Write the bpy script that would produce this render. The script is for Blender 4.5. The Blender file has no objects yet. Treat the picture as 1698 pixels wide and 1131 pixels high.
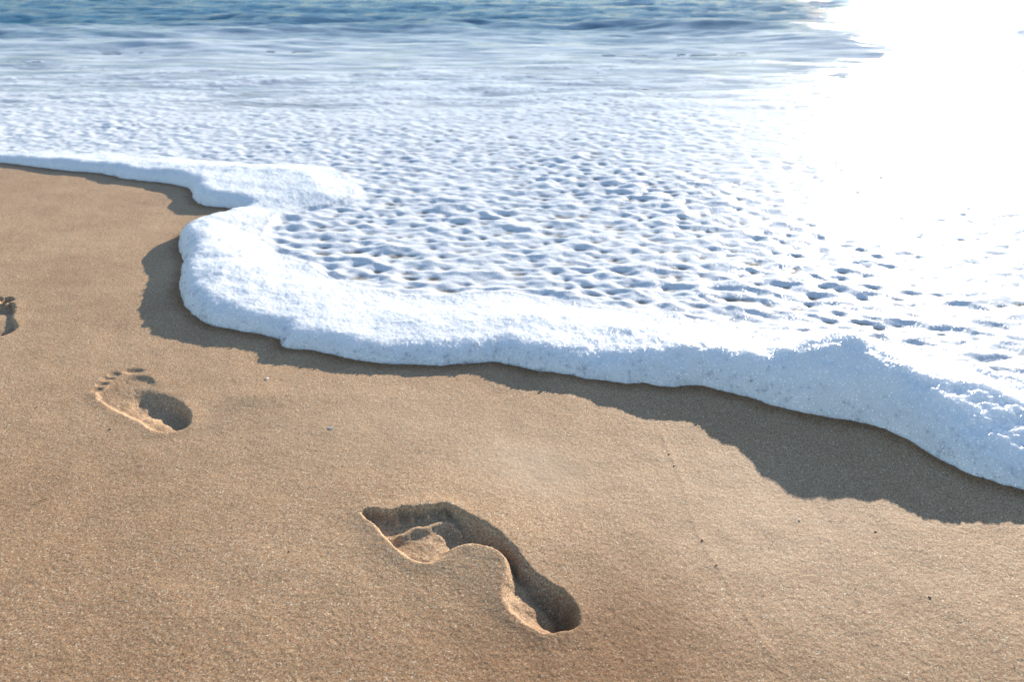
import bpy, math, random
import numpy as np
from mathutils import Vector

R = math.radians
scene = bpy.context.scene
col = scene.collection

# ------------------------------------------------------------------ camera
CAM_H, PITCH, FPX, IW, IH = 0.62, R(27.5), 1200.0, 1698.0, 1131.0
cam_data = bpy.data.cameras.new("camera")
cam_data.sensor_width = 36.0
cam_data.lens = 36.0 * FPX / IW
cam_data.clip_start = 0.02
cam_data.clip_end = 20000.0
cam_data.dof.use_dof = True
cam_data.dof.focus_distance = 0.98
cam_data.dof.aperture_fstop = 9.0
cam = bpy.data.objects.new("camera", cam_data)
cam.location = (0.0, 0.0, CAM_H)
cam.rotation_euler = (R(90) - PITCH, 0.0, 0.0)
col.objects.link(cam)
scene.camera = cam

# ------------------------------------------------------------------ light
SUN_AZ, SUN_EL = R(30.6), R(17.0)          # azimuth to the right of straight ahead
world = bpy.data.worlds.new("World")
scene.world = world
world.use_nodes = True
wn = world.node_tree
wn.nodes.clear()
w_out = wn.nodes.new("ShaderNodeOutputWorld")
w_bg = wn.nodes.new("ShaderNodeBackground")
w_sky = wn.nodes.new("ShaderNodeTexSky")
w_sky.sky_type = 'NISHITA'
w_sky.sun_disc = False
w_sky.sun_elevation = SUN_EL
w_sky.sun_rotation = SUN_AZ
w_sky.air_density = 1.0
w_sky.dust_density = 0.15
w_sky.ozone_density = 1.7
w_bg.inputs['Strength'].default_value = 0.098
wn.links.new(w_sky.outputs[0], w_bg.inputs['Color'])
wn.links.new(w_bg.outputs[0], w_out.inputs['Surface'])

sun_data = bpy.data.lights.new("sun", 'SUN')
sun_data.energy = 3.6
sun_data.angle = R(0.53)
sun_data.color = (1.0, 0.92, 0.80)
sun = bpy.data.objects.new("sun", sun_data)
to_sun = Vector((math.sin(SUN_AZ) * math.cos(SUN_EL), math.cos(SUN_AZ) * math.cos(SUN_EL), math.sin(SUN_EL)))
sun.rotation_euler = to_sun.to_track_quat('Z', 'Y').to_euler()
sun.location = (6, 9, 5)
col.objects.link(sun)

scene.view_settings.view_transform = 'Standard'
scene.view_settings.look = 'None'
scene.view_settings.gamma = 1.0
scene.view_settings.use_curve_mapping = False
scene.view_settings.exposure = 1.6

# ------------------------------------------------------------------ helpers
f32 = np.float32
cp, sp = math.cos(PITCH), math.sin(PITCH)


def at(px, py, z=0.0):
    """where the line of sight of a traced point meets the level z"""
    a = (px - IW / 2) / FPX
    b = (IH / 2 - py) / FPX
    dx, dy, dz = a, cp + b * sp, -sp + b * cp
    k = (z - CAM_H) / dz
    return (dx * k, dy * k)


def hash2(ix, iy, seed):
    n = (ix.astype(np.int64) * 374761393 + iy.astype(np.int64) * 668265263 + seed * 974634541) & 0xFFFFFFFF
    n = ((n ^ (n >> 13)) * 1274126177) & 0xFFFFFFFF
    n = ((n ^ (n >> 15)) * 2246822519) & 0xFFFFFFFF
    n = n ^ (n >> 16)
    return (n & 0xFFFFFF).astype(f32) / f32(0xFFFFFF)


def noise(x, y, seed=0):
    """smooth gradient noise, about -1..1"""
    ix, iy = np.floor(x), np.floor(y)
    fx, fy = (x - ix).astype(f32), (y - iy).astype(f32)
    ux = fx * fx * fx * (fx * (fx * 6 - 15) + 10)
    uy = fy * fy * fy * (fy * (fy * 6 - 15) + 10)

    def g(ox, oy):
        a = hash2(ix + ox, iy + oy, seed) * f32(2 * math.pi)
        return np.cos(a) * (fx - ox) + np.sin(a) * (fy - oy)
    a = g(0, 0) * (1 - ux) + g(1, 0) * ux
    b = g(0, 1) * (1 - ux) + g(1, 1) * ux
    return (a * (1 - uy) + b * uy) * f32(1.5)


def fbm(x, y, octaves, seed=0, gain=0.5, lac=2.03):
    s, amp, tot = 0.0, 1.0, 0.0
    for o in range(octaves):
        s = s + amp * noise(x, y, seed + 17 * o)
        tot += amp
        amp *= gain
        x, y = x * lac + 3.7, y * lac - 1.9
    return s / tot


def worley(x, y, seed=0, jitter=0.9, k=9.0):
    """smooth distance to the nearest cell point"""
    ix, iy = np.floor(x), np.floor(y)
    acc = np.zeros(x.shape, f32)
    for oy in (-1, 0, 1):
        for ox in (-1, 0, 1):
            cx = ix + ox + 0.5 + jitter * (hash2(ix + ox, iy + oy, seed) - 0.5)
            cy = iy + oy + 0.5 + jitter * (hash2(ix + ox, iy + oy, seed + 51) - 0.5)
            d = np.sqrt((cx - x) ** 2 + (cy - y) ** 2)
            acc += np.exp(-k * d).astype(f32)
    return -np.log(acc) / k


def sstep(a, b, x):
    t = np.clip((x - a) / (b - a), 0, 1)
    return t * t * (3 - 2 * t)


def smooth_line(pts, n=4, closed=False):
    """Catmull-Rom through the points (extra columns are carried along)"""
    p = np.array(pts, dtype=np.float64)
    m = len(p)
    out = []
    for i in range(m if closed else m - 1):
        if closed:
            a, b, c, d = p[(i - 1) % m], p[i], p[(i + 1) % m], p[(i + 2) % m]
        else:
            a, b, c, d = p[max(i - 1, 0)], p[i], p[i + 1], p[min(i + 2, m - 1)]
        for k in range(n):
            t = k / n
            out.append(0.5 * ((2 * b) + (c - a) * t + (2 * a - 5 * b + 4 * c - d) * t * t + (3 * b - a - 3 * c + d) * t ** 3))
    if not closed:
        out.append(p[-1])
    return np.array(out)


def line_dist(x, y, poly, closed=False, vals=None):
    """distance to a polyline; vals interpolated at the nearest point"""
    best = np.full(x.shape, 1e18, f32)
    v = np.zeros(x.shape, f32) if vals is not None else None
    m = len(poly)
    for i in range(m if closed else m - 1):
        j = (i + 1) % m
        ax, ay = poly[i][0], poly[i][1]
        ex, ey = poly[j][0] - ax, poly[j][1] - ay
        l2 = ex * ex + ey * ey + 1e-12
        rx, ry = x - f32(ax), y - f32(ay)
        t = np.clip((rx * f32(ex) + ry * f32(ey)) / f32(l2), 0, 1)
        d = (rx - t * f32(ex)) ** 2 + (ry - t * f32(ey)) ** 2
        k = d < best
        best = np.where(k, d, best)
        if vals is not None:
            v = np.where(k, f32(vals[i]) + t * f32(vals[j] - vals[i]), v)
    d = np.sqrt(best)
    return (d, v) if vals is not None else d


def inside(x, y, poly):
    c = np.zeros(x.shape, bool)
    m = len(poly)
    for i in range(m):
        ax, ay = poly[i][0], poly[i][1]
        bx, by = poly[(i + 1) % m][0], poly[(i + 1) % m][1]
        if ay == by:
            continue
        k = (ay > y) != (by > y)
        c ^= k & (x < (bx - ax) * (y - ay) / (by - ay) + ax)
    return c


def idw(x, y, pts, power=3.0, soft=0.0):
    """value field from scattered (x, y, value)"""
    num = np.zeros(x.shape, f32)
    den = np.zeros(x.shape, f32)
    for px, py, val in pts:
        w = 1.0 / ((x - f32(px)) ** 2 + (y - f32(py)) ** 2 + soft * soft + 1e-7) ** (power / 2)
        num += (w * val).astype(f32)
        den += w.astype(f32)
    return num / den


def grid_normals(X, Y, Z):
    def d(A, ax):
        return np.gradient(A, axis=ax)
    ux, uy, uz = d(X, 1), d(Y, 1), d(Z, 1)
    vx, vy, vz = d(X, 0), d(Y, 0), d(Z, 0)
    n = np.stack([uy * vz - uz * vy, uz * vx - ux * vz, ux * vy - uy * vx], -1)
    n /= np.linalg.norm(n, axis=-1, keepdims=True) + 1e-20
    n[n[..., 2] < 0] *= -1
    return n


def grid_piece(name, X, Y, Z, N, facemask, mat, parent=None, attrs=None, origin=(0, 0, 0)):
    """the chosen faces of a height grid as one mesh object"""
    nr, nc = X.shape
    fr, fc = np.nonzero(facemask)
    if len(fr) == 0:
        return None
    a = fr * nc + fc
    quads = np.stack([a, a + 1, a + nc + 1, a + nc], -1)
    used, inv = np.unique(quads, return_inverse=True)
    inv = inv.reshape(quads.shape).astype(np.int32)
    co = np.stack([X.ravel()[used] - origin[0], Y.ravel()[used] - origin[1], Z.ravel()[used] - origin[2]], -1).astype(f32)
    me = bpy.data.meshes.new(name)
    me.vertices.add(len(used))
    me.vertices.foreach_set("co", co.ravel())
    nf = len(quads)
    me.loops.add(nf * 4)
    me.loops.foreach_set("vertex_index", inv.ravel())
    me.polygons.add(nf)
    me.polygons.foreach_set("loop_start", np.arange(0, nf * 4, 4, dtype=np.int32))
    me.update(calc_edges=True)
    me.polygons.foreach_set("use_smooth", np.ones(nf, bool))
    for k, A in (attrs or {}).items():
        at_ = me.attributes.new(k, 'FLOAT', 'POINT')
        at_.data.foreach_set("value", A.ravel()[used].astype(f32))
    me.normals_split_custom_set_from_vertices(N.reshape(-1, 3)[used].astype(f32))
    me.materials.append(mat)
    ob = bpy.data.objects.new(name, me)
    col.objects.link(ob)
    ob.location = origin
    if parent is not None:
        ob.parent = parent
        ob.location = (0, 0, 0)
    return ob


def tag(o, label=None, cat=None, group=None, kind=None):
    if label: o["label"] = label
    if cat: o["category"] = cat
    if group: o["group"] = group
    if kind: o["kind"] = kind
    return o


class NT:
    """small node-tree builder"""
    def __init__(self, name):
        self.m = bpy.data.materials.new(name)
        self.m.use_nodes = True
        self.t = self.m.node_tree
        self.t.nodes.clear()
        self.out = self.n("ShaderNodeOutputMaterial")

    def n(self, typ, **kw):
        nd = self.t.nodes.new(typ)
        for k, v in kw.items():
            setattr(nd, k, v)
        return nd

    def l(self, a, b):
        self.t.links.new(a, b)

    def math(self, op, a, b=None, clamp=False):
        nd = self.n("ShaderNodeMath", operation=op, use_clamp=clamp)
        for i, v in enumerate((a, b)):
            if v is None: continue
            if isinstance(v, (int, float)): nd.inputs[i].default_value = v
            else: self.l(v, nd.inputs[i])
        return nd.outputs[0]

    def ramp(self, fac, stops):
        nd = self.n("ShaderNodeValToRGB")
        e = nd.color_ramp.elements
        while len(e) < len(stops): e.new(0.5)
        for el, (p, c) in zip(e, stops):
            el.position = p
            el.color = (*c, 1) if len(c) == 3 else c
        self.l(fac, nd.inputs[0])
        return nd.outputs[0]

    def mix(self, fac, a, b, blend='MIX'):
        nd = self.n("ShaderNodeMix", data_type='RGBA', blend_type=blend)
        for s, v in ((0, fac), (6, a), (7, b)):
            if isinstance(v, (int, float)): nd.inputs[s].default_value = v
            elif isinstance(v, tuple): nd.inputs[s].default_value = (*v, 1)
            else: self.l(v, nd.inputs[s])
        return nd.outputs[2]

    def noise(self, vec, scale, detail=2, rough=0.5):
        nd = self.n("ShaderNodeTexNoise")
        nd.inputs['Scale'].default_value = scale
        nd.inputs['Detail'].default_value = detail
        nd.inputs['Roughness'].default_value = rough
        self.l(vec, nd.inputs['Vector'])
        return nd

    def voro(self, vec, scale, feature='F1'):
        nd = self.n("ShaderNodeTexVoronoi", feature=feature)
        nd.inputs['Scale'].default_value = scale
        self.l(vec, nd.inputs['Vector'])
        return nd

    def bump(self, h, dist, strength=1.0, normal=None):
        nd = self.n("ShaderNodeBump")
        nd.inputs['Distance'].default_value = dist
        nd.inputs['Strength'].default_value = strength
        self.l(h, nd.inputs['Height'])
        if normal is not None: self.l(normal, nd.inputs['Normal'])
        return nd.outputs[0]

    def glossy_over(self, base, rough, normal, scale, ior=1.333):
        g = self.n("ShaderNodeBsdfGlossy", distribution='BECKMANN')
        if isinstance(rough, (int, float)): g.inputs['Roughness'].default_value = rough
        else: self.l(rough, g.inputs['Roughness'])
        self.l(normal, g.inputs['Normal'])
        f = self.n("ShaderNodeFresnel")
        f.inputs['IOR'].default_value = ior
        self.l(normal, f.inputs['Normal'])
        m = self.n("ShaderNodeMixShader")
        self.l(self.math('MULTIPLY', f.outputs[0], scale, True), m.inputs[0])
        self.l(base, m.inputs[1])
        self.l(g.outputs[0], m.inputs[2])
        return m.outputs[0]

    def attr(self, name):
        return self.n("ShaderNodeAttribute", attribute_name=name).outputs['Fac']

    def pos(self):
        return self.n("ShaderNodeNewGeometry").outputs['Position']


# ------------------------------------------------------------------ materials
def sand_material():
    t = NT("sand")
    p = t.pos()
    cells = t.voro(p, 820)
    rgb = t.n("ShaderNodeSeparateColor")
    t.l(cells.outputs['Color'], rgb.inputs[0])
    grain = t.ramp(rgb.outputs[0], [(0.0, (0.150, 0.090, 0.056)), (0.12, (0.260, 0.165, 0.100)), (0.45, (0.340, 0.220, 0.133)),
                                    (0.72, (0.390, 0.255, 0.155)), (0.93, (0.450, 0.320, 0.215)), (0.99, (0.56, 0.46, 0.36)), (1.0, (0.72, 0.66, 0.58))])
    red = t.mix(t.math('MULTIPLY', t.math('GREATER_THAN', rgb.outputs[1], 0.90), 0.55), grain, (0.40, 0.17, 0.09))
    med = t.noise(p, 260, 3, 0.6)
    big = t.noise(p, 5.5, 4, 0.6)
    c = t.mix(0.85, red, t.ramp(med.outputs['Fac'], [(0.25, (0.82, 0.815, 0.81)), (0.75, (1.13, 1.13, 1.13))]), 'MULTIPLY')
    c = t.mix(1.0, c, t.ramp(big.outputs['Fac'], [(0.3, (0.88, 0.86, 0.84)), (0.7, (1.08, 1.08, 1.08))]), 'MULTIPLY')
    c = t.mix(1.0, c, (1.02, 1.01, 0.93), 'MULTIPLY')
    # patches with a paler tone and softer grain
    pale = t.attr("pale")
    c = t.mix(pale, c, t.mix(0.6, c, (0.50, 0.385, 0.27)))
    # some patches and the damp foam edge hold a deeper, redder tone
    deep_tone = t.attr("deep_tone")
    c = t.mix(deep_tone, c, t.mix(1.0, c, (0.62, 0.50, 0.40), 'MULTIPLY'))
    h = t.math('ADD', t.math('MULTIPLY', t.noise(p, 620, 2, 0.6).outputs['Fac'], 1.0), t.math('MULTIPLY', t.noise(p, 210, 2, 0.5).outputs['Fac'], 1.6))
    nrm = t.bump(t.math('MULTIPLY', h, t.math('SUBTRACT', 1.0, t.math('MULTIPLY', pale, 0.5))), 0.0006, 0.65)
    b = t.n("ShaderNodeBsdfPrincipled")
    t.l(c, b.inputs['Base Color'])
    b.inputs['Roughness'].default_value = 0.72
    b.inputs['Specular IOR Level'].default_value = 0.15
    t.l(nrm, b.inputs['Normal'])
    t.l(b.outputs[0], t.out.inputs['Surface'])
    return t.m


def foam_material(bank):
    t = NT("thick_foam" if bank else "thin_foam")
    p = t.pos()
    thin = t.attr("thin")
    fine = t.noise(p, 330 if bank else 190, 3, 0.65)
    bub = t.voro(p, 420 if bank else 300)
    c = t.ramp(fine.outputs['Fac'], [(0.30, (0.56, 0.565, 0.58)), (0.62, (0.67, 0.67, 0.67))] if bank else
               [(0.30, (0.50, 0.505, 0.52)), (0.62, (0.60, 0.60, 0.605))])
    spots = t.voro(p, 330)
    srgb = t.n("ShaderNodeSeparateColor")
    t.l(spots.outputs['Color'], srgb.inputs[0])
    sparkle = t.math('MULTIPLY', t.math('LESS_THAN', spots.outputs['Distance'], 0.32), t.math('GREATER_THAN', srgb.outputs[0], 0.80))  # bubble sparkle painted into the colour as scattered bright dots
    c = t.mix(sparkle, c, (0.93, 0.94, 0.95))
    # where the foam is worn thin the wet sand and water below show through
    sep = t.n("ShaderNodeSeparateXYZ")
    t.l(p, sep.inputs[0])
    away = t.n("ShaderNodeMapRange")
    away.inputs[1].default_value, away.inputs[2].default_value = 2.2, 4.2
    t.l(sep.outputs[1], away.inputs[0])
    c = t.mix(thin, c, t.mix(away.outputs[0], (0.20, 0.165, 0.12), (0.17, 0.21, 0.25)))
    h = t.math('ADD', t.math('MULTIPLY', fine.outputs['Fac'], 1.0), t.math('MULTIPLY', bub.outputs['Distance'], 0.7))
    nrm = t.bump(h, 0.0013 if bank else 0.0005, 0.5)
    b = t.n("ShaderNodeBsdfPrincipled")
    t.l(c, b.inputs['Base Color'])
    b.inputs['Roughness'].default_value = 0.6
    b.inputs['Specular IOR Level'].default_value = 0.0
    b.inputs['Subsurface Weight'].default_value = 0.8
    b.inputs['Subsurface Radius'].default_value = (1.0, 1.0, 1.0)
    b.inputs['Subsurface Scale'].default_value = 0.028 if bank else 0.008
    b.subsurface_method = 'BURLEY'
    t.l(nrm, b.inputs['Normal'])
    # every bubble's own skin glints
    skin = t.voro(p, 300 if bank else 190)
    sk = t.bump(skin.outputs['Distance'], 0.004, 0.8)
    film = t.glossy_over(b.outputs[0], 0.38, nrm, 0.42)
    t.l(t.glossy_over(film, 0.28, sk, 0.16 if bank else 0.05), t.out.inputs['Surface'])
    return t.m


def water_material():
    t = NT("sea_water")
    p = t.pos()
    sep = t.n("ShaderNodeSeparateXYZ")
    t.l(p, sep.inputs[0])
    depth = t.n("ShaderNodeMapRange")
    depth.inputs[1].default_value, depth.inputs[2].default_value = 2.0, 9.0
    t.l(sep.outputs[1], depth.inputs[0])
    c = t.ramp(depth.outputs[0], [(0.0, (0.15, 0.125, 0.085)), (0.35, (0.10, 0.14, 0.15)), (0.8, (0.006, 0.098, 0.165)), (1.0, (0.003, 0.080, 0.150))])
    foam = t.attr("film")
    fine = t.noise(p, 60, 4, 0.65)
    fm = t.math('MULTIPLY', foam, t.math('ADD', t.math('MULTIPLY', fine.outputs['Fac'], 0.7), 0.62), True)
    c = t.mix(fm, c, (0.52, 0.545, 0.58))
    rough = t.math('ADD', t.math('MULTIPLY', fm, 0.10), 0.11)
    spec = t.math('SUBTRACT', 0.62, t.math('MULTIPLY', fm, 0.36))
    mp = t.n("ShaderNodeMapping")
    mp.inputs['Scale'].default_value = (0.5, 3.0, 1.0)
    t.l(p, mp.inputs[0])
    h = t.math('ADD', t.noise(mp.outputs[0], 9, 4, 0.6).outputs['Fac'], t.math('MULTIPLY', t.noise(mp.outputs[0], 40, 4, 0.65).outputs['Fac'], 0.36))
    nrm = t.bump(t.math('MULTIPLY', h, t.math('SUBTRACT', 1.08, foam)), 0.018, 0.62)
    b = t.n("ShaderNodeBsdfPrincipled")
    t.l(c, b.inputs['Base Color'])
    b.inputs['Roughness'].default_value = 0.8
    b.inputs['Specular IOR Level'].default_value = 0.0
    t.l(nrm, b.inputs['Normal'])
    t.l(t.glossy_over(b.outputs[0], rough, nrm, spec), t.out.inputs['Surface'])
    return t.m


M_SAND, M_BANK, M_SHEET, M_WATER = sand_material(), foam_material(True), foam_material(False), water_material()

# ------------------------------------------------------------------ the traced shore lines
# foam edge on the sand: x, y on the photograph, height of the foam behind it, width over which it rises
EDGE = [(-700, 205, .030, .05), (-300, 240, .030, .05), (-120, 258, .030, .05), (0, 270, .030, .05), (60, 278, .030, .05), (120, 284, .032, .05), (170, 288, .032, .05),
        (215, 297, .034, .05), (260, 301, .034, .05), (300, 308, .038, .05), (318, 317, .040, .05), (322, 333, .040, .05), (345, 342, .040, .05),
        (385, 346, .034, .05), (402, 354, .030, .05), (372, 366, .040, .05), (330, 377, .044, .05), (302, 392, .046, .05), (296, 410, .046, .05), (303, 427, .046, .05), (306, 442, .045, .045),
        (300, 462, .045, .045), (300, 485, .045, .045), (305, 502, .044, .045), (320, 520, .040, .045), (345, 535, .036, .045), (380, 545, .032, .045),
        (430, 555, .030, .045), (462, 561, .030, .045), (470, 573, .030, .045), (490, 578, .030, .045), (520, 581, .028, .045), (560, 590, .028, .045),
        (610, 599, .026, .045), (680, 604, .024, .05), (740, 604, .026, .05), (790, 601, .030, .05), (820, 598, .030, .05), (850, 605, .030, .05),
        (880, 612, .030, .05), (950, 622, .032, .05), (1000, 632, .034, .055), (1050, 636, .040, .06), (1110, 641, .046, .06), (1165, 642, .050, .065),
        (1200, 650, .054, .07), (1250, 663, .062, .08), (1300, 678, .070, .085), (1360, 690, .078, .09), (1420, 701, .080, .09), (1465, 712, .078, .09),
        (1500, 728, .074, .09), (1540, 752, .066, .085), (1590, 778, .056, .08), (1640, 797, .044, .075), (1698, 812, .036, .07), (1850, 850, .034, .07),
        (2100, 930, .034, .07), (2700, 1050, .034, .07)]
# inner edge of the thick bank, with the level it is traced at
INNER = [(-700, 190, .02), (-300, 225, .02), (-120, 240, .02), (0, 250, .02), (130, 252, .022), (230, 255, .024), (330, 262, .026), (430, 266, .03), (520, 270, .03), (570, 285, .03),
         (588, 310, .03), (560, 330, .03), (500, 338, .03), (455, 352, .03), (430, 378, .034), (440, 405, .034), (490, 425, .032), (530, 445, .03),
         (560, 462, .028), (620, 477, .026), (720, 486, .026), (800, 481, .026), (870, 481, .028), (950, 495, .03), (1040, 505, .035),
         (1150, 520, .045), (1280, 528, .06), (1400, 520, .07), (1480, 548, .06), (1560, 585, .05), (1640, 615, .04), (1698, 632, .034), (1850, 670, .034), (2100, 720, .034), (2700, 830, .034)]
edge_pts = [(*at(x, y), h, w) for x, y, h, w in EDGE]
inner_pts = [at(x, y, z) for x, y, z in INNER]
edge = smooth_line(edge_pts, 3)
inner = smooth_line(inner_pts, 3)
FAR = [(400, 400), (-400, 400)]
edge_poly = [tuple(p[:2]) for p in edge] + [(60, edge[-1][1])] + FAR + [(-60, edge[0][1])]
inner_poly = [tuple(p) for p in inner] + [(60, inner[-1][1])] + FAR + [(-60, inner[0][1])]


def fan_grid(ys, s_dense, n_dense, s_far):
    s = np.linspace(-s_dense, s_dense, n_dense)
    step = s[1] - s[0]
    ext, v, k = [], s_dense, step
    while v < s_far:
        k *= 1.03 if v < 1.3 else 1.35
        v += k
        ext.append(v)
    ext = np.array(ext)
    s = np.concatenate([-ext[::-1], s, ext])
    dep = np.maximum(ys * cp + CAM_H * sp, 0.42)
    return (dep[:, None] * s[None, :]), np.repeat(ys[:, None], len(s), 1)


def rows(v0, v1, n):
    """distances whose lines of sight fall evenly"""
    th = np.linspace(v0, v1, n)
    return np.array([at(0, v)[1] for v in th])


def grow(start, step, k, end):
    out, v = [], start
    s = 1 if end > start else -1
    while (end - v) * s > 0:
        step *= k
        v += s * step
        out.append(v)
    return np.array(out)


def edge_fields(X, Y):
    """signed distance from the foam's edge (positive under the foam)"""
    wob = 0.006 * fbm(X * 20, Y * 20, 2, 5) + 0.0010 * noise(X * 110, Y * 110, 9)
    d = line_dist(X, Y, edge)
    return (np.where(inside(X, Y, edge_poly), d, -d) + wob).astype(f32)


# ------------------------------------------------------------------ sand
FP_MAIN = [  # x, y on the enlarged trace, width of the wall
    (150, 248, .006), (190, 224, .006), (270, 226, .006), (340, 230, .006), (400, 214, .006), (440, 208, .006), (500, 212, .006), (560, 203, .006), (620, 206, .006), (650, 198, .006), (700, 198, .008),
    (775, 236, .012), (830, 280, .016), (905, 325, .018), (980, 380, .019), (1045, 440, .018), (1110, 505, .017), (1165, 575, .016), (1235, 640, .016), (1320, 692, .016),
    (1405, 740, .016), (1475, 805, .015), (1505, 865, .014), (1510, 930, .014), (1480, 962, .014), (1420, 985, .012), (1340, 1000, .010), (1250, 985, .009),
    (1150, 930, .009), (1075, 870, .009), (1030, 800, .012), (1030, 720, .014), (1060, 640, .014), (1050, 560, .012), (1000, 505, .012), (930, 472, .014), (860, 458, .013), (790, 460, .014),
    (720, 480, .015), (690, 515, .014), (640, 545, .013), (580, 568, .012), (500, 560, .010), (430, 530, .009), (370, 480, .008), (310, 425, .008), (270, 380, .007), (220, 320, .006), (175, 275, .006)]
FP_MAIN_D = [(230, 260, .010), (350, 300, .012), (480, 260, .012), (600, 250, .012), (720, 255, .013), (380, 420, .011), (470, 440, .009), (560, 430, .009), (640, 380, .011), (720, 360, .021), (860, 380, .023),
             (1000, 430, .024), (1120, 530, .025), (1200, 620, .022), (1300, 730, .024), (1400, 810, .028), (1430, 900, .028), (1300, 880, .015), (1200, 830, .008), (1120, 700, .009), (1065, 800, .0035), (1110, 880, .004), (1190, 935, .005), (1290, 972, .008), (500, 535, .007), (580, 540, .007), (440, 505, .0075)]
z1 = lambda x, y: at(560 + x / 3.769, 790 + y / 3.769)
z2 = lambda x, y: at(x / 3.77, 450 + y / 3.77)
FP2 = [(600, 765, .006), (640, 730, .010), (720, 690, .016), (800, 660, .018), (880, 650, .014), (940, 660, .010), (972, 685, .012), (960, 715, .022), (925, 742, .024), (1000, 772, .024), (1080, 805, .020),
       (1150, 842, .015), (1195, 885, .011), (1200, 930, .009), (1172, 975, .009), (1100, 1003, .009), (1010, 1012, .010), (930, 992, .010), (860, 945, .010), (770, 900, .011), (680, 855, .008), (615, 805, .006)]
FP2_D = [(680, 770, .005), (800, 720, .003), (900, 700, .0028), (940, 690, .0028), (780, 820, .005), (870, 820, .013), (980, 860, .018), (1080, 900, .021), (1130, 930, .021), (1000, 960, .007), (910, 930, .004), (1060, 985, .009), (700, 830, .003)]
TOES2 = [(603, 740, 30, 15, .0035), (637, 706, 34, 13, .0030), (672, 668, 40, 11, .0026), (712, 641, 36, 11, .0030), (835, 621, 56, 13, .0038)]
FP3 = [(-95, 530, .012), (-80, 512, .012), (-50, 505, .010), (-20, 504, .008), (5, 504, .006), (20, 502, .006), (26, 507, .006), (25, 517, .007), (22.5, 525, .007), (24, 531, .006), (29, 538, .006), (26, 546, .006),
       (17, 552, .007), (3, 557, .008), (-30, 562, .010), (-75, 556, .012)]
FP3_D = [(-60, 530, .006), (0, 508, .010), (20, 509, .012), (0, 524, .004), (8, 530, .004), (-10, 538, .004), (4, 542, .006), (21, 545, .014), (10, 552, .012), (-20, 530, .004), (17, 522, .005)]
TOES3 = [(11.5, 498.0, 9, 4.4, .016), (-8, 497, 9, 4, .013), (-27, 497.5, 9, 4, .013)]

ys = np.concatenate([grow(0.36, .004, 1.35, -14)[::-1], rows(1215, 268, 600), grow(at(0, 268)[1], .012, 1.35, 60)])
SX, SY = fan_grid(ys, 0.79, 900, 90)
dS = edge_fields(SX, SY)
SZ = 0.004 * fbm(SX * 2.2, SY * 2.2, 2, 31) + 0.0011 * fbm(SX * 14, SY * 14, 2, 33)
near_k = sstep(5, 2.5, np.hypot(SX, SY))
SZ += near_k * (0.00026 * fbm(SX * 70, SY * 110, 2, 41) + 0.00020 * fbm(SX * 230, SY * 230, 2, 43))
deep_tone = np.zeros_like(SX)
paleness = np.zeros_like(SX)


def gauss(px, py, rx, ry, rot=0.0):
    cx, cy = px, py
    c, s = math.cos(rot), math.sin(rot)
    u = (SX - cx) * c + (SY - cy) * s
    v = -(SX - cx) * s + (SY - cy) * c
    return np.exp(-(u / rx) ** 2 - (v / ry) ** 2)


# low swells of the beach
SZ += .007 * gauss(*at(800, 880), .15, .085, R(-25)) + .003 * gauss(*at(850, 960), .06, .05, R(-35))
SZ += .003 * gauss(*at(430, 660), .05, .03)
deep_tone += .55 * gauss(*at(1000, 1090), .16, .10) + .30 * gauss(*at(1070, 960), .08, .10) + .34 * gauss(*at(500, 1130), .40, .09) + .24 * gauss(*at(0, 900), .30, .25) + .15 * gauss(*at(1500, 1130), .3, .06)  # deeper-toned patches of sand
paleness += .60 * gauss(*at(880, 775), .085, .060, R(-25)) * (1 + .3 * fbm(SX * 18, SY * 18, 2, 37)) + .25 * gauss(*at(640, 700), .25, .12) + .25 * gauss(*at(1250, 860), .18, .16)  # paler patches of sand
paleness = np.clip(paleness, 0, 1)
# faint swash line left by an earlier wave
swash = smooth_line([at(*p) for p in ((1085, 690), (1112, 752), (1132, 800), (1160, 890), (1190, 940), (1230, 1010), (1262, 1060), (1300, 1112), (1340, 1180))], 4)
dsw = line_dist(SX, SY, swash) + .002 * noise(SX * 60, SY * 60, 3)
SZ += .0006 * np.exp(-(dsw / .004) ** 2) * (0.5 + 0.5 * noise(SX * 30, SY * 30, 8))


def press(outline, depths, to_ground, rough_seed, deep=1.0):
    pts = smooth_line([(*to_ground(x, y), w) for x, y, w in outline], 4, True)
    x0, y0 = pts[:, 0].min() - .08, pts[:, 1].min() - .08
    x1, y1 = pts[:, 0].max() + .08, pts[:, 1].max() + .08
    m = (SX > x0) & (SX < x1) & (SY > y0) & (SY < y1)
    x, y = SX[m].astype(f32), SY[m].astype(f32)
    poly = [tuple(p[:2]) for p in pts]
    d, w = line_dist(x, y, poly, True, pts[:, 2])
    d = d + .0009 * noise(x * 190, y * 190, rough_seed) + .0012 * noise(x * 70, y * 70, rough_seed + 1)
    ins = inside(x, y, poly)
    D = idw(x, y, [(*to_ground(a, b), c * deep) for a, b, c in depths], 3.0, .006)
    crumb = sstep(.0078, .006, w) * (.0016 * noise(x * 240, y * 240, rough_seed + 3) + .0030 * noise(x * 62, y * 62, rough_seed + 4))
    sd = np.where(ins, d, -d) + crumb
    soft = sstep(.010, .020, w)
    lead = w * .42 * soft
    prof = np.clip((sd + lead) / (np.maximum(w, .004) + lead), 0, 1)
    prof = prof * prof * (3 - 2 * prof)
    rim = np.where(ins, np.exp(-(d / .004) ** 2), np.exp(-(d / .013) ** 2)) * (1 - .8 * soft)
    return m, x, y, d, w, ins, D, prof, rim


foot_masks = []
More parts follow.
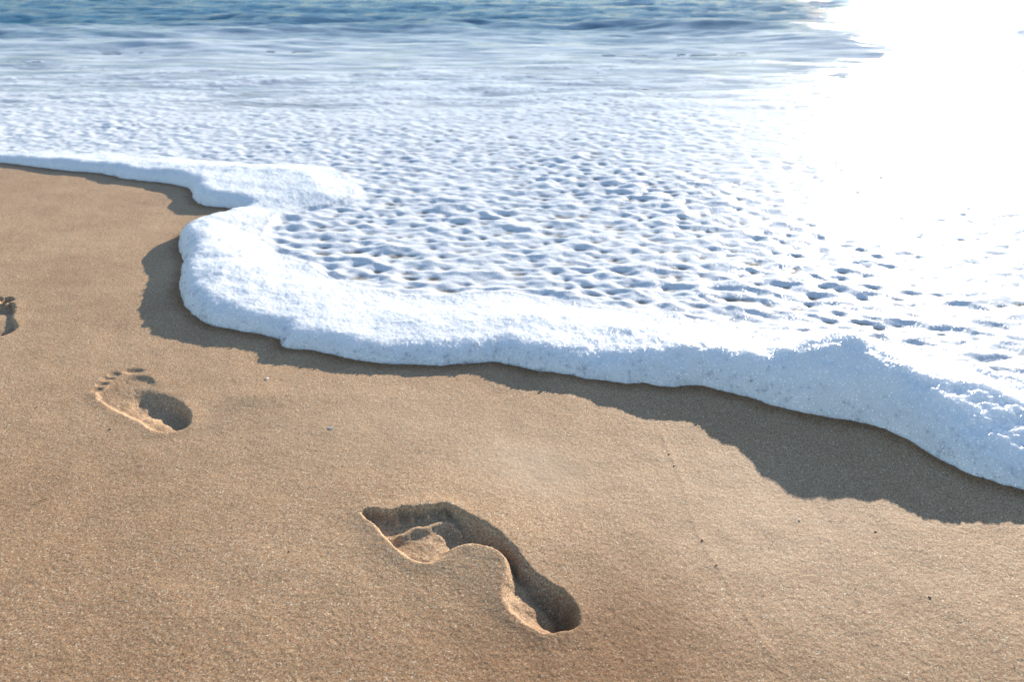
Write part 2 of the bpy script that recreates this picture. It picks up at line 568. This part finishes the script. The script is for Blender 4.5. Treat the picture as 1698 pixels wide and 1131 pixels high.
# nearest footprint
m, x, y, d, w, ins, D, prof, rim = press(FP_MAIN, FP_MAIN_D, z1, 71)
dz = -D * prof + .0014 * rim
ridge = smooth_line([z1(*p) for p in ((400, 372), (440, 350), (490, 326), (530, 328), (570, 320), (620, 300), (680, 285), (725, 306), (760, 330))], 4)
dr = line_dist(x, y, ridge) + .0009 * noise(x * 160, y * 160, 77)
dz += .0058 * np.exp(-(dr / .0062) ** 2) * prof
for (ax, ay), (bx, by) in (((352, 215), (372, 275)), ((452, 198), (466, 262)), ((556, 192), (572, 252)), ((654, 186), (668, 246))):
    dt = line_dist(x, y, smooth_line([z1(ax, ay), z1((ax + bx) / 2 + 4, (ay + by) / 2), z1(bx, by)], 3)) + .0006 * noise(x * 260, y * 260, 85)
    dz += .0075 * np.exp(-(dt / .0030) ** 2) * prof
dz += prof * (.0006 * fbm(x * 130, y * 130, 2, 81) + .0006 * noise(x * 55, y * 55, 83) * np.exp(-((x - z1(350, 330)[0]) ** 2 + (y - z1(350, 330)[1]) ** 2) / .05 ** 2))
SZ[m] += dz
foot_masks.append((m, ins | (d < .006)))
# second, shallower footprint with clear toes
m, x, y, d, w, ins, D, prof, rim = press(FP2, FP2_D, z2, 91, .78)
dz = -D * prof + .0012 * rim
dz += prof * .0007 * fbm(x * 140, y * 140, 2, 95)
toe2 = []
for tx, ty, rx, ry, dep in TOES2:
    cx, cy = z2(tx, ty)
    ex = (z2(tx + rx, ty)[0] - cx)
    ey = abs(z2(tx, ty + ry)[1] - cy)
    q = ((x - cx) / ex) ** 2 + ((y - cy) / ey) ** 2
    dz += -.75 * dep * sstep(1.8, .15, q)
    toe2.append(q < 1.5)
SZ[m] += dz
any_toe = np.logical_or.reduce(toe2)
foot_masks.append((m, (ins | (d < .003)) & ~any_toe, toe2))
# third footprint, cut by the left edge
m, x, y, d, w, ins, D, prof, rim = press(FP3, FP3_D, lambda a, b: at(a, b), 101)
dz = -D * prof + .001 * rim
toe3 = []
for tx, ty, rx, ry, dep in TOES3:
    cx, cy = at(tx, ty)
    ex = at(tx + rx, ty)[0] - cx
    ey = abs(at(tx, ty + ry)[1] - cy)
    q = ((x - cx) / ex) ** 2 + ((y - cy) / ey) ** 2
    dz += -dep * sstep(1.3, .4, q)
    toe3.append(q < 1.3)
SZ[m] += dz
foot_masks.append((m, (ins | (d < .003)) & ~np.logical_or.reduce(toe3), toe3))

# the beach dips away under the foam and the sea
under = np.clip(dS, 0, None)
SZ = SZ * sstep(.5, .05, under) - .10 * np.clip(under - .03, 0, 40)
deep_tone += .85 * sstep(-.035, .0, dS + .006 * noise(SX * 30, SY * 30, 12))
deep_tone = np.clip(deep_tone, 0, 1)

NS = grid_normals(SX, SY, SZ)
core = lambda A: A[:-1, :-1]
label_grid = np.zeros(SX.shape, np.int16)          # 0 sand, >0 a piece of a footprint


def put(m, sel, code):
    t = np.zeros(SX.shape, bool)
    t[m] = sel
    label_grid[t] = code


# parts of the nearest print: toe, ball, arch, heel by position along the foot
m0, ins0 = foot_masks[0]
xs, ysn = SX[m0], SY[m0]
def nearest_of(x, y, centres):
    d = np.stack([(x - c[0]) ** 2 + (y - c[1]) ** 2 for c in centres])
    return d.argmin(0)
dr0 = inside(xs, ysn, [z1(*p) for p in ((60, 180), (60, 300), (250, 390), (400, 372), (440, 350), (490, 326), (570, 320), (680, 285), (740, 312), (790, 260), (790, 120))])
nn = nearest_of(xs, ysn, [z1(560, 430), z1(980, 430), z1(1330, 850)])
put(m0, ins0 & (nn == 0), 2)
put(m0, ins0 & (nn == 1), 3)
put(m0, ins0 & (nn == 2), 4)
put(m0, ins0 & dr0, 1)
m1, sole1, _ = foot_masks[1]
nn = nearest_of(SX[m1], SY[m1], [z2(780, 770), z2(1060, 900)])
put(m1, sole1 & (nn == 0), 10)
put(m1, sole1 & (nn == 1), 11)
for k, q in enumerate(foot_masks[1][2]): put(m1, q, 12 + k)
m2, sole2, _ = foot_masks[2]
put(m2, sole2, 20)
for k, q in enumerate(foot_masks[2][2]): put(m2, q, 21 + k)
LG = core(label_grid)
keep_sand = (core(dS) < .35) | (core(SY) < 0.3)
SATTR = {"deep_tone": deep_tone, "pale": paleness}
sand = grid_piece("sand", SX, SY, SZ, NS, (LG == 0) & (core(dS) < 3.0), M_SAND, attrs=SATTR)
tag(sand, "smooth golden sand beach beside the foam", kind="structure")


def footprint(label, centre, pieces):
    e = bpy.data.objects.new("footprint", None)
    e.empty_display_size = .05
    e.location = (*centre, 0.0)
    col.objects.link(e)
    tag(e, label, "footprint", "bare footprints along the sand")
    for nm, code in pieces:
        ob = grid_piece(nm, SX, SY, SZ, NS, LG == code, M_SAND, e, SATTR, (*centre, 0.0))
    return e


footprint("large deep bare footprint nearest the camera with a curved dark arch", z1(800, 500),
          [("toe_hollow", 1), ("ball_hollow", 2), ("arch_hollow", 3), ("heel_hollow", 4)])
footprint("smaller shallow bare footprint with separate toe marks and dark round heel", z2(900, 850),
          [("ball_hollow", 10), ("heel_hollow", 11)] + [("toe_mark", 12 + k) for k in range(5)])
footprint("bare footprint cut off by the left edge, farthest along the track", at(-20, 525),
          [("sole_hollow", 20)] + [("toe_mark", 21 + k) for k in range(3)])

# ------------------------------------------------------------------ foam
ys = np.concatenate([grow(at(0, 1000)[1], .004, 1.3, -0.3)[::-1], rows(1000, 60, 760), grow(at(0, 60)[1], .2, 1.3, 14)])
FX, FY = fan_grid(ys, 0.80, 990, 14)
dF = edge_fields(FX, FY)
dI = line_dist(FX, FY, inner)
inI = inside(FX, FY, inner_poly)
sdI = np.where(inI, dI, -dI) + .016 * fbm(FX * 13, FY * 13, 2, 69) + .005 * noise(FX * 50, FY * 50, 70)
inI, dI = sdI > 0, np.abs(sdI)
H = idw(FX, FY, [(p[0], p[1], p[2]) for p in edge_pts], 3.5, .02)
W = idw(FX, FY, [(p[0], p[1], p[3]) for p in edge_pts], 3.5, .02)
H = H * (1 + .16 * fbm(FX * 9, FY * 9, 2, 61) + .05 * noise(FX * 34, FY * 34, 63))
rise = np.clip(1 - (1 - np.clip(dF / W, 0, 1)) ** 2, 0, 1) ** .60
back = np.where(inI, 0, sstep(0, .075, dI))
bk = .62 + .22 * noise(FX * 5, FY * 5, 65)
drop = .024 * (1 + .5 * noise(FX * 14, FY * 14, 67))
plateau = np.where(inI, np.exp(-(dI / drop) ** 1.6) * bk, bk + (1 - bk) * sstep(0, .13, dI))
plateau = np.minimum(plateau, 1)
bankh = H * rise * plateau
pk = at(1412, 560, .085)
bankh += .026 * np.exp(-((FX - pk[0]) / .060) ** 2 - ((FY - pk[1]) / .055) ** 2) * rise
# the dimpled sheet
far = sstep(1.6, 5.0, FY)
wx = FX + .010 * fbm(FX * 11, FY * 11, 2, 111)
wy = FY + .010 * fbm(FX * 11 + 9, FY * 11, 2, 113)
ca, sa = math.cos(R(-8)), math.sin(R(-8))
rx_, ry_ = wx * ca + wy * sa, -wx * sa + wy * ca
c1 = worley(rx_ * 15, ry_ * 24.5, 121, k=6.0)
c2 = worley(rx_ * 30, ry_ * 46, 123, k=6.0)
pits = 0.64 * c1 + 0.26 * c2 + 0.12 * fbm(rx_ * 9, ry_ * 15, 2, 125)
amp = (.0215 - .0085 * sstep(.45, 1.0, FX)) * (1 + .5 * fbm(FX * 2.1, FY * 2.1, 2, 131)) * (1 - .55 * far)
sheet = .0055 + amp * np.clip(pits + .10, 0, 1) ** 1.1 + .0035 * fbm(FX * 3.5, FY * 5, 2, 133) * (1 - .5 * far)
sheet_k = np.where(inI, sstep(0, .05, dI), 0)
film_n = fbm(FX * 1.1, FY * 3.4, 5, 161, .62)
streak = fbm(FX * 2.6 + .4 * film_n, FY * 9.5 + .8 * film_n, 4, 163, .6)
openv = sstep(2.6, 8.2, FY) * 1.15 + (film_n * .9 + streak * .45) * sstep(2.4, 4.0, FY)


def chop(x, y):
    """the low chop that water and foam ride on together"""
    return sstep(2.6, 5, y) * sstep(100, 20, y) * .018 * fbm(x * 1.3, y * 3.6, 3, 209)


sheet = sheet * (1 - .88 * sstep(.05, .58, openv))
FZ = bankh + (sheet + chop(FX, FY)) * sheet_k
gl = at(1610, 690, .05)
glint_patch = np.exp(-((FX - gl[0]) / .13) ** 2 - ((FY - gl[1]) / .11) ** 2)
FZ += .0110 * glint_patch * fbm(FX * 30, FY * 42, 3, 145, .6) * sstep(.02, .06, dF)
fine = .0010 * fbm(FX * 95, FY * 95, 2, 141) + .0008 * noise(FX * 260, FY * 260, 143)
FZ += fine * sstep(0, .03, dF) * sstep(4, 2, FY) * np.where(inI, 1 - .75 * sstep(0, .06, dI), 1.45)
FZ = np.where(dF < 0, -.0015, FZ)
# thinness: worn through in the hollows
wear = sstep(-.04, .42, fbm(FX * 1.6 + 4, FY * 1.6, 2, 151) * .6 + .5 - .9 * np.abs(FX - .30) * .35)
thin = sheet_k * sstep(.24, .04, pits) * (.12 + .88 * wear)
thin = np.maximum(thin, sstep(.15, .60, openv) * .9)
thin = np.maximum(thin, sstep(2.6, 5.0, FY) * sstep(.0, .5, streak + .20 * sstep(3, 6, FY)) * .8)
# pull the outermost ring of points onto the edge so the foam ends in a clean line
for _ in range(3):
    gy = np.gradient(dF, axis=0); gx = np.gradient(dF, axis=1)
    ax_, ay_ = np.gradient(FX, axis=1), np.gradient(FX, axis=0)
    by_ = np.gradient(FY, axis=0)
    px_ = gx / ax_
    py_ = (gy - px_ * ay_) / by_
    break
ln = np.sqrt(px_ ** 2 + py_ ** 2) + 1e-9
near = (dF < 0) & (dF > -.02)
mv = np.where(near, np.clip(-dF / np.maximum(ln, .7), 0, .012) / ln, 0)
NF = grid_normals(FX, FY, FZ)
FX = FX + mv * px_
FY = FY + mv * py_
pos_ = dF > 0
fc = pos_[:-1, :-1] | pos_[1:, :-1] | pos_[:-1, 1:] | pos_[1:, 1:]
bank_mask = fc & ~core(inI)
open_ = core(openv) > .62
sheet_mask = fc & core(inI) & ~open_ & (core(FY) < 8)
FATTR = {"thin": np.clip(thin, 0, 1)}
bank = grid_piece("foam_bank", FX, FY, FZ, NF, bank_mask, M_BANK, attrs=FATTR)
tag(bank, "thick rounded bank of white sea foam lying on the sand at the water's edge", "sea foam")
sheet_ob = grid_piece("foam_sheet", FX, FY, FZ, NF, sheet_mask, M_SHEET, attrs=FATTR)
tag(sheet_ob, "dimpled sheet of white foam spread over the shallow water", "sea foam", kind="stuff")

# ------------------------------------------------------------------ sea
ys = np.concatenate([np.linspace(.2, 2.4, 40), rows(at(0, 0)[1] * 0 + 250, -38, 420), grow(at(0, -38)[1], 1.0, 1.3, 6000)])
ys = np.unique(ys)
WX, WY = fan_grid(ys, 0.85, 480, 60)
dW = np.where(inside(WX, WY, edge_poly), line_dist(WX, WY, edge), -1)
sea = sstep(4.5, 9, WY) * sstep(220, 40, WY)
warp = .9 * fbm(WX * .35, WY * .35, 2, 201)
WZ = .002 + sea * (.085 * fbm(WX * .33 + warp, WY * .9 + warp, 3, 203) + .05 * np.abs(fbm(WX * .5, WY * 1.6, 3, 207)) ** .8)
WZ += chop(WX, WY) + sea * sstep(60, 14, WY) * .017 * fbm(WX * 2.0, WY * 5.4, 3, 211)
crest = at(1190, 40, .12)
def swell(cx, cy, lx, ly, h, rot=0.0):
    u = (WX - cx) * math.cos(rot) + (WY - cy) * math.sin(rot)
    v = -(WX - cx) * math.sin(rot) + (WY - cy) * math.cos(rot)
    v = v + .12 * noise(WX * 1.3, WY * 1.3, 215)
    return h * np.exp(-(u / lx) ** 2) * np.where(v < 0, np.exp(-(v / (ly * .45)) ** 2), np.exp(-(v / ly) ** 2))
WZ += swell(*at(1180, 46), .95, .7, .085, R(-9)) + swell(*at(1290, 58), .55, .4, .045, R(14)) + swell(*at(1430, 72), .9, .6, .05, R(4)) + swell(*at(240, 78), .9, .4, .035, R(5))
film = sstep(10.2, 6.3, WY + 1.8 * fbm(WX * .5, WY * 1.5, 3, 221)) * (.72 + .75 * fbm(WX * 1.8, WY * 6.5, 4, 223, .6))
film = np.clip(film, 0, 1)
WZ = np.where(dW < .10, np.minimum(WZ, -.004 - .0 * WZ), WZ)
NW = grid_normals(WX, WY, WZ)
water = grid_piece("sea", WX, WY, WZ, NW, core(dW) > .12, M_WATER, attrs={"film": film})
tag(water, "blue sea with small waves and streaks of foam", kind="structure")

# ------------------------------------------------------------------ bubbles along the foot of the bank
rng = random.Random(4)


def plain(name, color, rough=0.6, trans=0.0):
    t = NT(name)
    n = t.noise(t.pos(), 900, 2, 0.6)
    c = t.mix(n.outputs['Fac'], tuple(v * 0.7 for v in color), tuple(min(1, v * 1.25) for v in color))
    b = t.n("ShaderNodeBsdfPrincipled")
    t.l(c, b.inputs['Base Color'])
    b.inputs['Roughness'].default_value = rough
    b.inputs['Transmission Weight'].default_value = trans
    b.inputs['IOR'].default_value = 1.33 if trans else 1.5
    t.l(b.outputs[0], t.out.inputs['Surface'])
    return t.m


import bmesh
ico = bmesh.new()
bmesh.ops.create_icosphere(ico, subdivisions=2, radius=1.0)
ICO_V = np.array([v.co[:] for v in ico.verts], f32)
ICO_F = np.array([[v.index for v in f.verts] for f in ico.faces], np.int32)
ico.free()


def height_at(GX, GY, GZ, mask):
    return GX[mask], GY[mask], GZ[mask]


bm_ = (dF > -.003) & (dF < .035) & ~inI & (np.abs(FX) < 1.6) & (FY < 1.8)
ii = np.flatnonzero(bm_.ravel())
wgt = np.exp(-np.abs(dF.ravel()[ii]) / .010) * (FY.ravel()[ii] ** 2)
pick = np.random.default_rng(7).choice(ii, 1500, replace=False, p=wgt / wgt.sum())
bv, bf = [], []
for k, i in enumerate(pick):
    r = rng.choice((.0007, .0008, .001, .0012, .0016, .0024)) * rng.uniform(.8, 1.2)
    c = np.array([FX.ravel()[i], FY.ravel()[i], max(FZ.ravel()[i], .0) ], f32)
    bv.append(ICO_V * r + c + np.array([0, 0, .2 * r], f32))
    bf.append(ICO_F + k * len(ICO_V))
me = bpy.data.meshes.new("bubbles")
me.from_pydata(np.concatenate(bv).tolist(), [], np.concatenate(bf).tolist())
me.polygons.foreach_set("use_smooth", np.ones(len(me.polygons), bool))
me.materials.append(plain("bubble_skin", (0.9, 0.93, 0.96), 0.03, 1.0))
bub = bpy.data.objects.new("bubbles", me)
col.objects.link(bub)
tag(bub, "tiny clear bubbles along the foot of the foam bank", "bubbles", kind="stuff")


# ------------------------------------------------------------------ specks lying on the sand
def sand_z(x, y):
    d2 = (SX - x) ** 2 + (SY - y) ** 2
    return float(SZ.ravel()[int(d2.argmin())])


def speck(name, px, py, size, stretch, color, label, cat, group=None, turn=0.0, flat=.6, seed=0):
    """a small worn lump: an uneven, flattened, faceted ball"""
    x, y = at(px, py)
    rg = np.random.default_rng(seed + 11)
    v = ICO_V.copy()
    v *= (1 + .16 * rg.standard_normal(len(v)))[:, None].astype(f32)
    size *= .8
    v = v * np.array([size * stretch, size, size * flat], f32)
    me = bpy.data.meshes.new(name)
    me.from_pydata(v.tolist(), [], ICO_F.tolist())
    me.materials.append(plain(name + "_surface", color))
    o = bpy.data.objects.new(name, me)
    o.location = (x, y, sand_z(x, y) + size * flat * .45)
    o.rotation_euler = (0, R(6), turn)
    col.objects.link(o)
    tag(o, label, cat, group)
    return o


def shell_chip(px, py, length, width, color, label, turn, group):
    """a curved sliver of shell with ribs across it"""
    x, y = at(px, py)
    nu, nv = 9, 5
    vs, fs = [], []
    for side in (0, 1):
        for i in range(nu):
            u = i / (nu - 1) * 2 - 1
            for j in range(nv):
                w_ = j / (nv - 1) * 2 - 1
                taper = (1 - .75 * abs(u) ** 2.2)
                zz = .35 * width * (1 - w_ * w_) + .08 * width * (i % 2)
                vs.append((u * length / 2, w_ * width / 2 * taper + .15 * length * u * u, zz * taper - side * .0004))
    n = nu * nv
    for side in (0, 1):
        for i in range(nu - 1):
            for j in range(nv - 1):
                q = [side * n + i * nv + j, side * n + (i + 1) * nv + j, side * n + (i + 1) * nv + j + 1, side * n + i * nv + j + 1]
                fs.append(q if side == 0 else q[::-1])
    rim = [i * nv for i in range(nu)] + [(nu - 1) * nv + j for j in range(1, nv)] + [i * nv + nv - 1 for i in range(nu - 2, -1, -1)] + [j for j in range(nv - 2, 0, -1)]
    for a, b in zip(rim, rim[1:] + rim[:1]): fs.append((a, a + n, b + n, b))
    me = bpy.data.meshes.new("shell_chip")
    me.from_pydata(vs, [], fs)
    me.materials.append(plain("shell_surface", color, .35))
    o = bpy.data.objects.new("shell_chip", me)
    o.location = (x, y, sand_z(x, y) + .0006)
    o.rotation_euler = (R(8), 0, turn)
    col.objects.link(o)
    tag(o, label, "shell", group)


SH = "shell chips on the sand"
shell_chip(443, 629, .0060, .0042, (.80, .72, .64), "white shell chip on the sand between the shallow footprint and the foam's shadow", R(20), SH)
shell_chip(549, 712, .0085, .0036, (.62, .58, .55), "grey white shell sliver on the open sand above the large footprint's toes", R(4), SH)
shell_chip(1326, 863, .0030, .0024, (.85, .80, .74), "tiny white shell chip just below the tip of the foam's shadow", R(30), SH)
PB = "reddish crumbs and pebbles on the sand"
speck("pebble", 1110, 753, .0019, 1.2, (.42, .17, .05), "orange brown pebble on the swash line near the foam's shadow", "pebble", PB, .3, seed=1)
speck("pebble", 1118, 772, .0016, 1.5, (.16, .07, .04), "dark brown crumb just below the orange brown pebble", "pebble", PB, .8, seed=2)
speck("pebble", 1165, 896, .0018, 1.2, (.36, .15, .06), "rust brown pebble halfway down the swash line", "pebble", PB, .1, seed=3)
speck("pebble", 1188, 938, .0015, 1.2, (.26, .13, .06), "small brown pebble beside the swash line right of the heel", "pebble", PB, .1, seed=4)
speck("pebble", 1541, 993, .0018, 1.0, (.17, .035, .03), "dark red pebble alone on the bare sand at lower right", "pebble", PB, .5, seed=5)
speck("pebble", 1452, 882, .0016, 1.5, (.36, .22, .10), "tan pebble on the sand under the right foam's shadow", "pebble", PB, .2, seed=6)
speck("pebble", 183, 712, .0022, 1.5, (.20, .11, .07), "dark crumb of sand beside the shallow footprint's outer edge", "pebble", PB, .4, seed=7)
speck("pebble", 62, 676, .0016, 1.2, (.24, .10, .06), "reddish crumb left of the shallow footprint", "pebble", PB, .4, seed=8)
speck("pebble", 480, 918, .0013, 1.0, (.08, .06, .05), "small black pebble left of the large footprint's toes", "pebble", PB, .4, seed=9)
speck("pebble", 1078, 660, .0017, 1.1, (.10, .06, .04), "small dark pebble inside the shade at the foot of the foam", "pebble", PB, .4, seed=10)

# blade of dry grass
x0, y0 = at(55, 838)
x1, y1 = at(79, 828)
vs, fs = [], []
for i in range(9):
    u = i / 8
    px_g, py_g = x0 + (x1 - x0) * u, y0 + (y1 - y0) * u + .0012 * math.sin(u * 5)
    w_ = .0009 * (1 - abs(2 * u - .8) ** 2 * .6)
    zz = sand_z(px_g, py_g) + .0008 + .0012 * math.sin(u * 3.1)
    for dy, dz_ in ((-w_, 0), (0, .0005), (w_, 0), (0, -.0004)):
        vs.append((px_g - x0, py_g + dy - y0, zz + dz_))
for i in range(8):
    for j in range(4):
        a = i * 4 + j
        b = i * 4 + (j + 1) % 4
        fs.append((a, b, b + 4, a + 4))
fs += [(3, 2, 1, 0), (32, 33, 34, 35)]
me = bpy.data.meshes.new("grass_blade")
me.from_pydata(vs, [], fs)
me.materials.append(plain("dry_grass", (.16, .15, .035), .55))
o = bpy.data.objects.new("grass_blade", me)
o.location = (x0, y0, 0)
col.objects.link(o)
tag(o, "short olive green blade of grass lying on the sand at lower left", "grass blade")
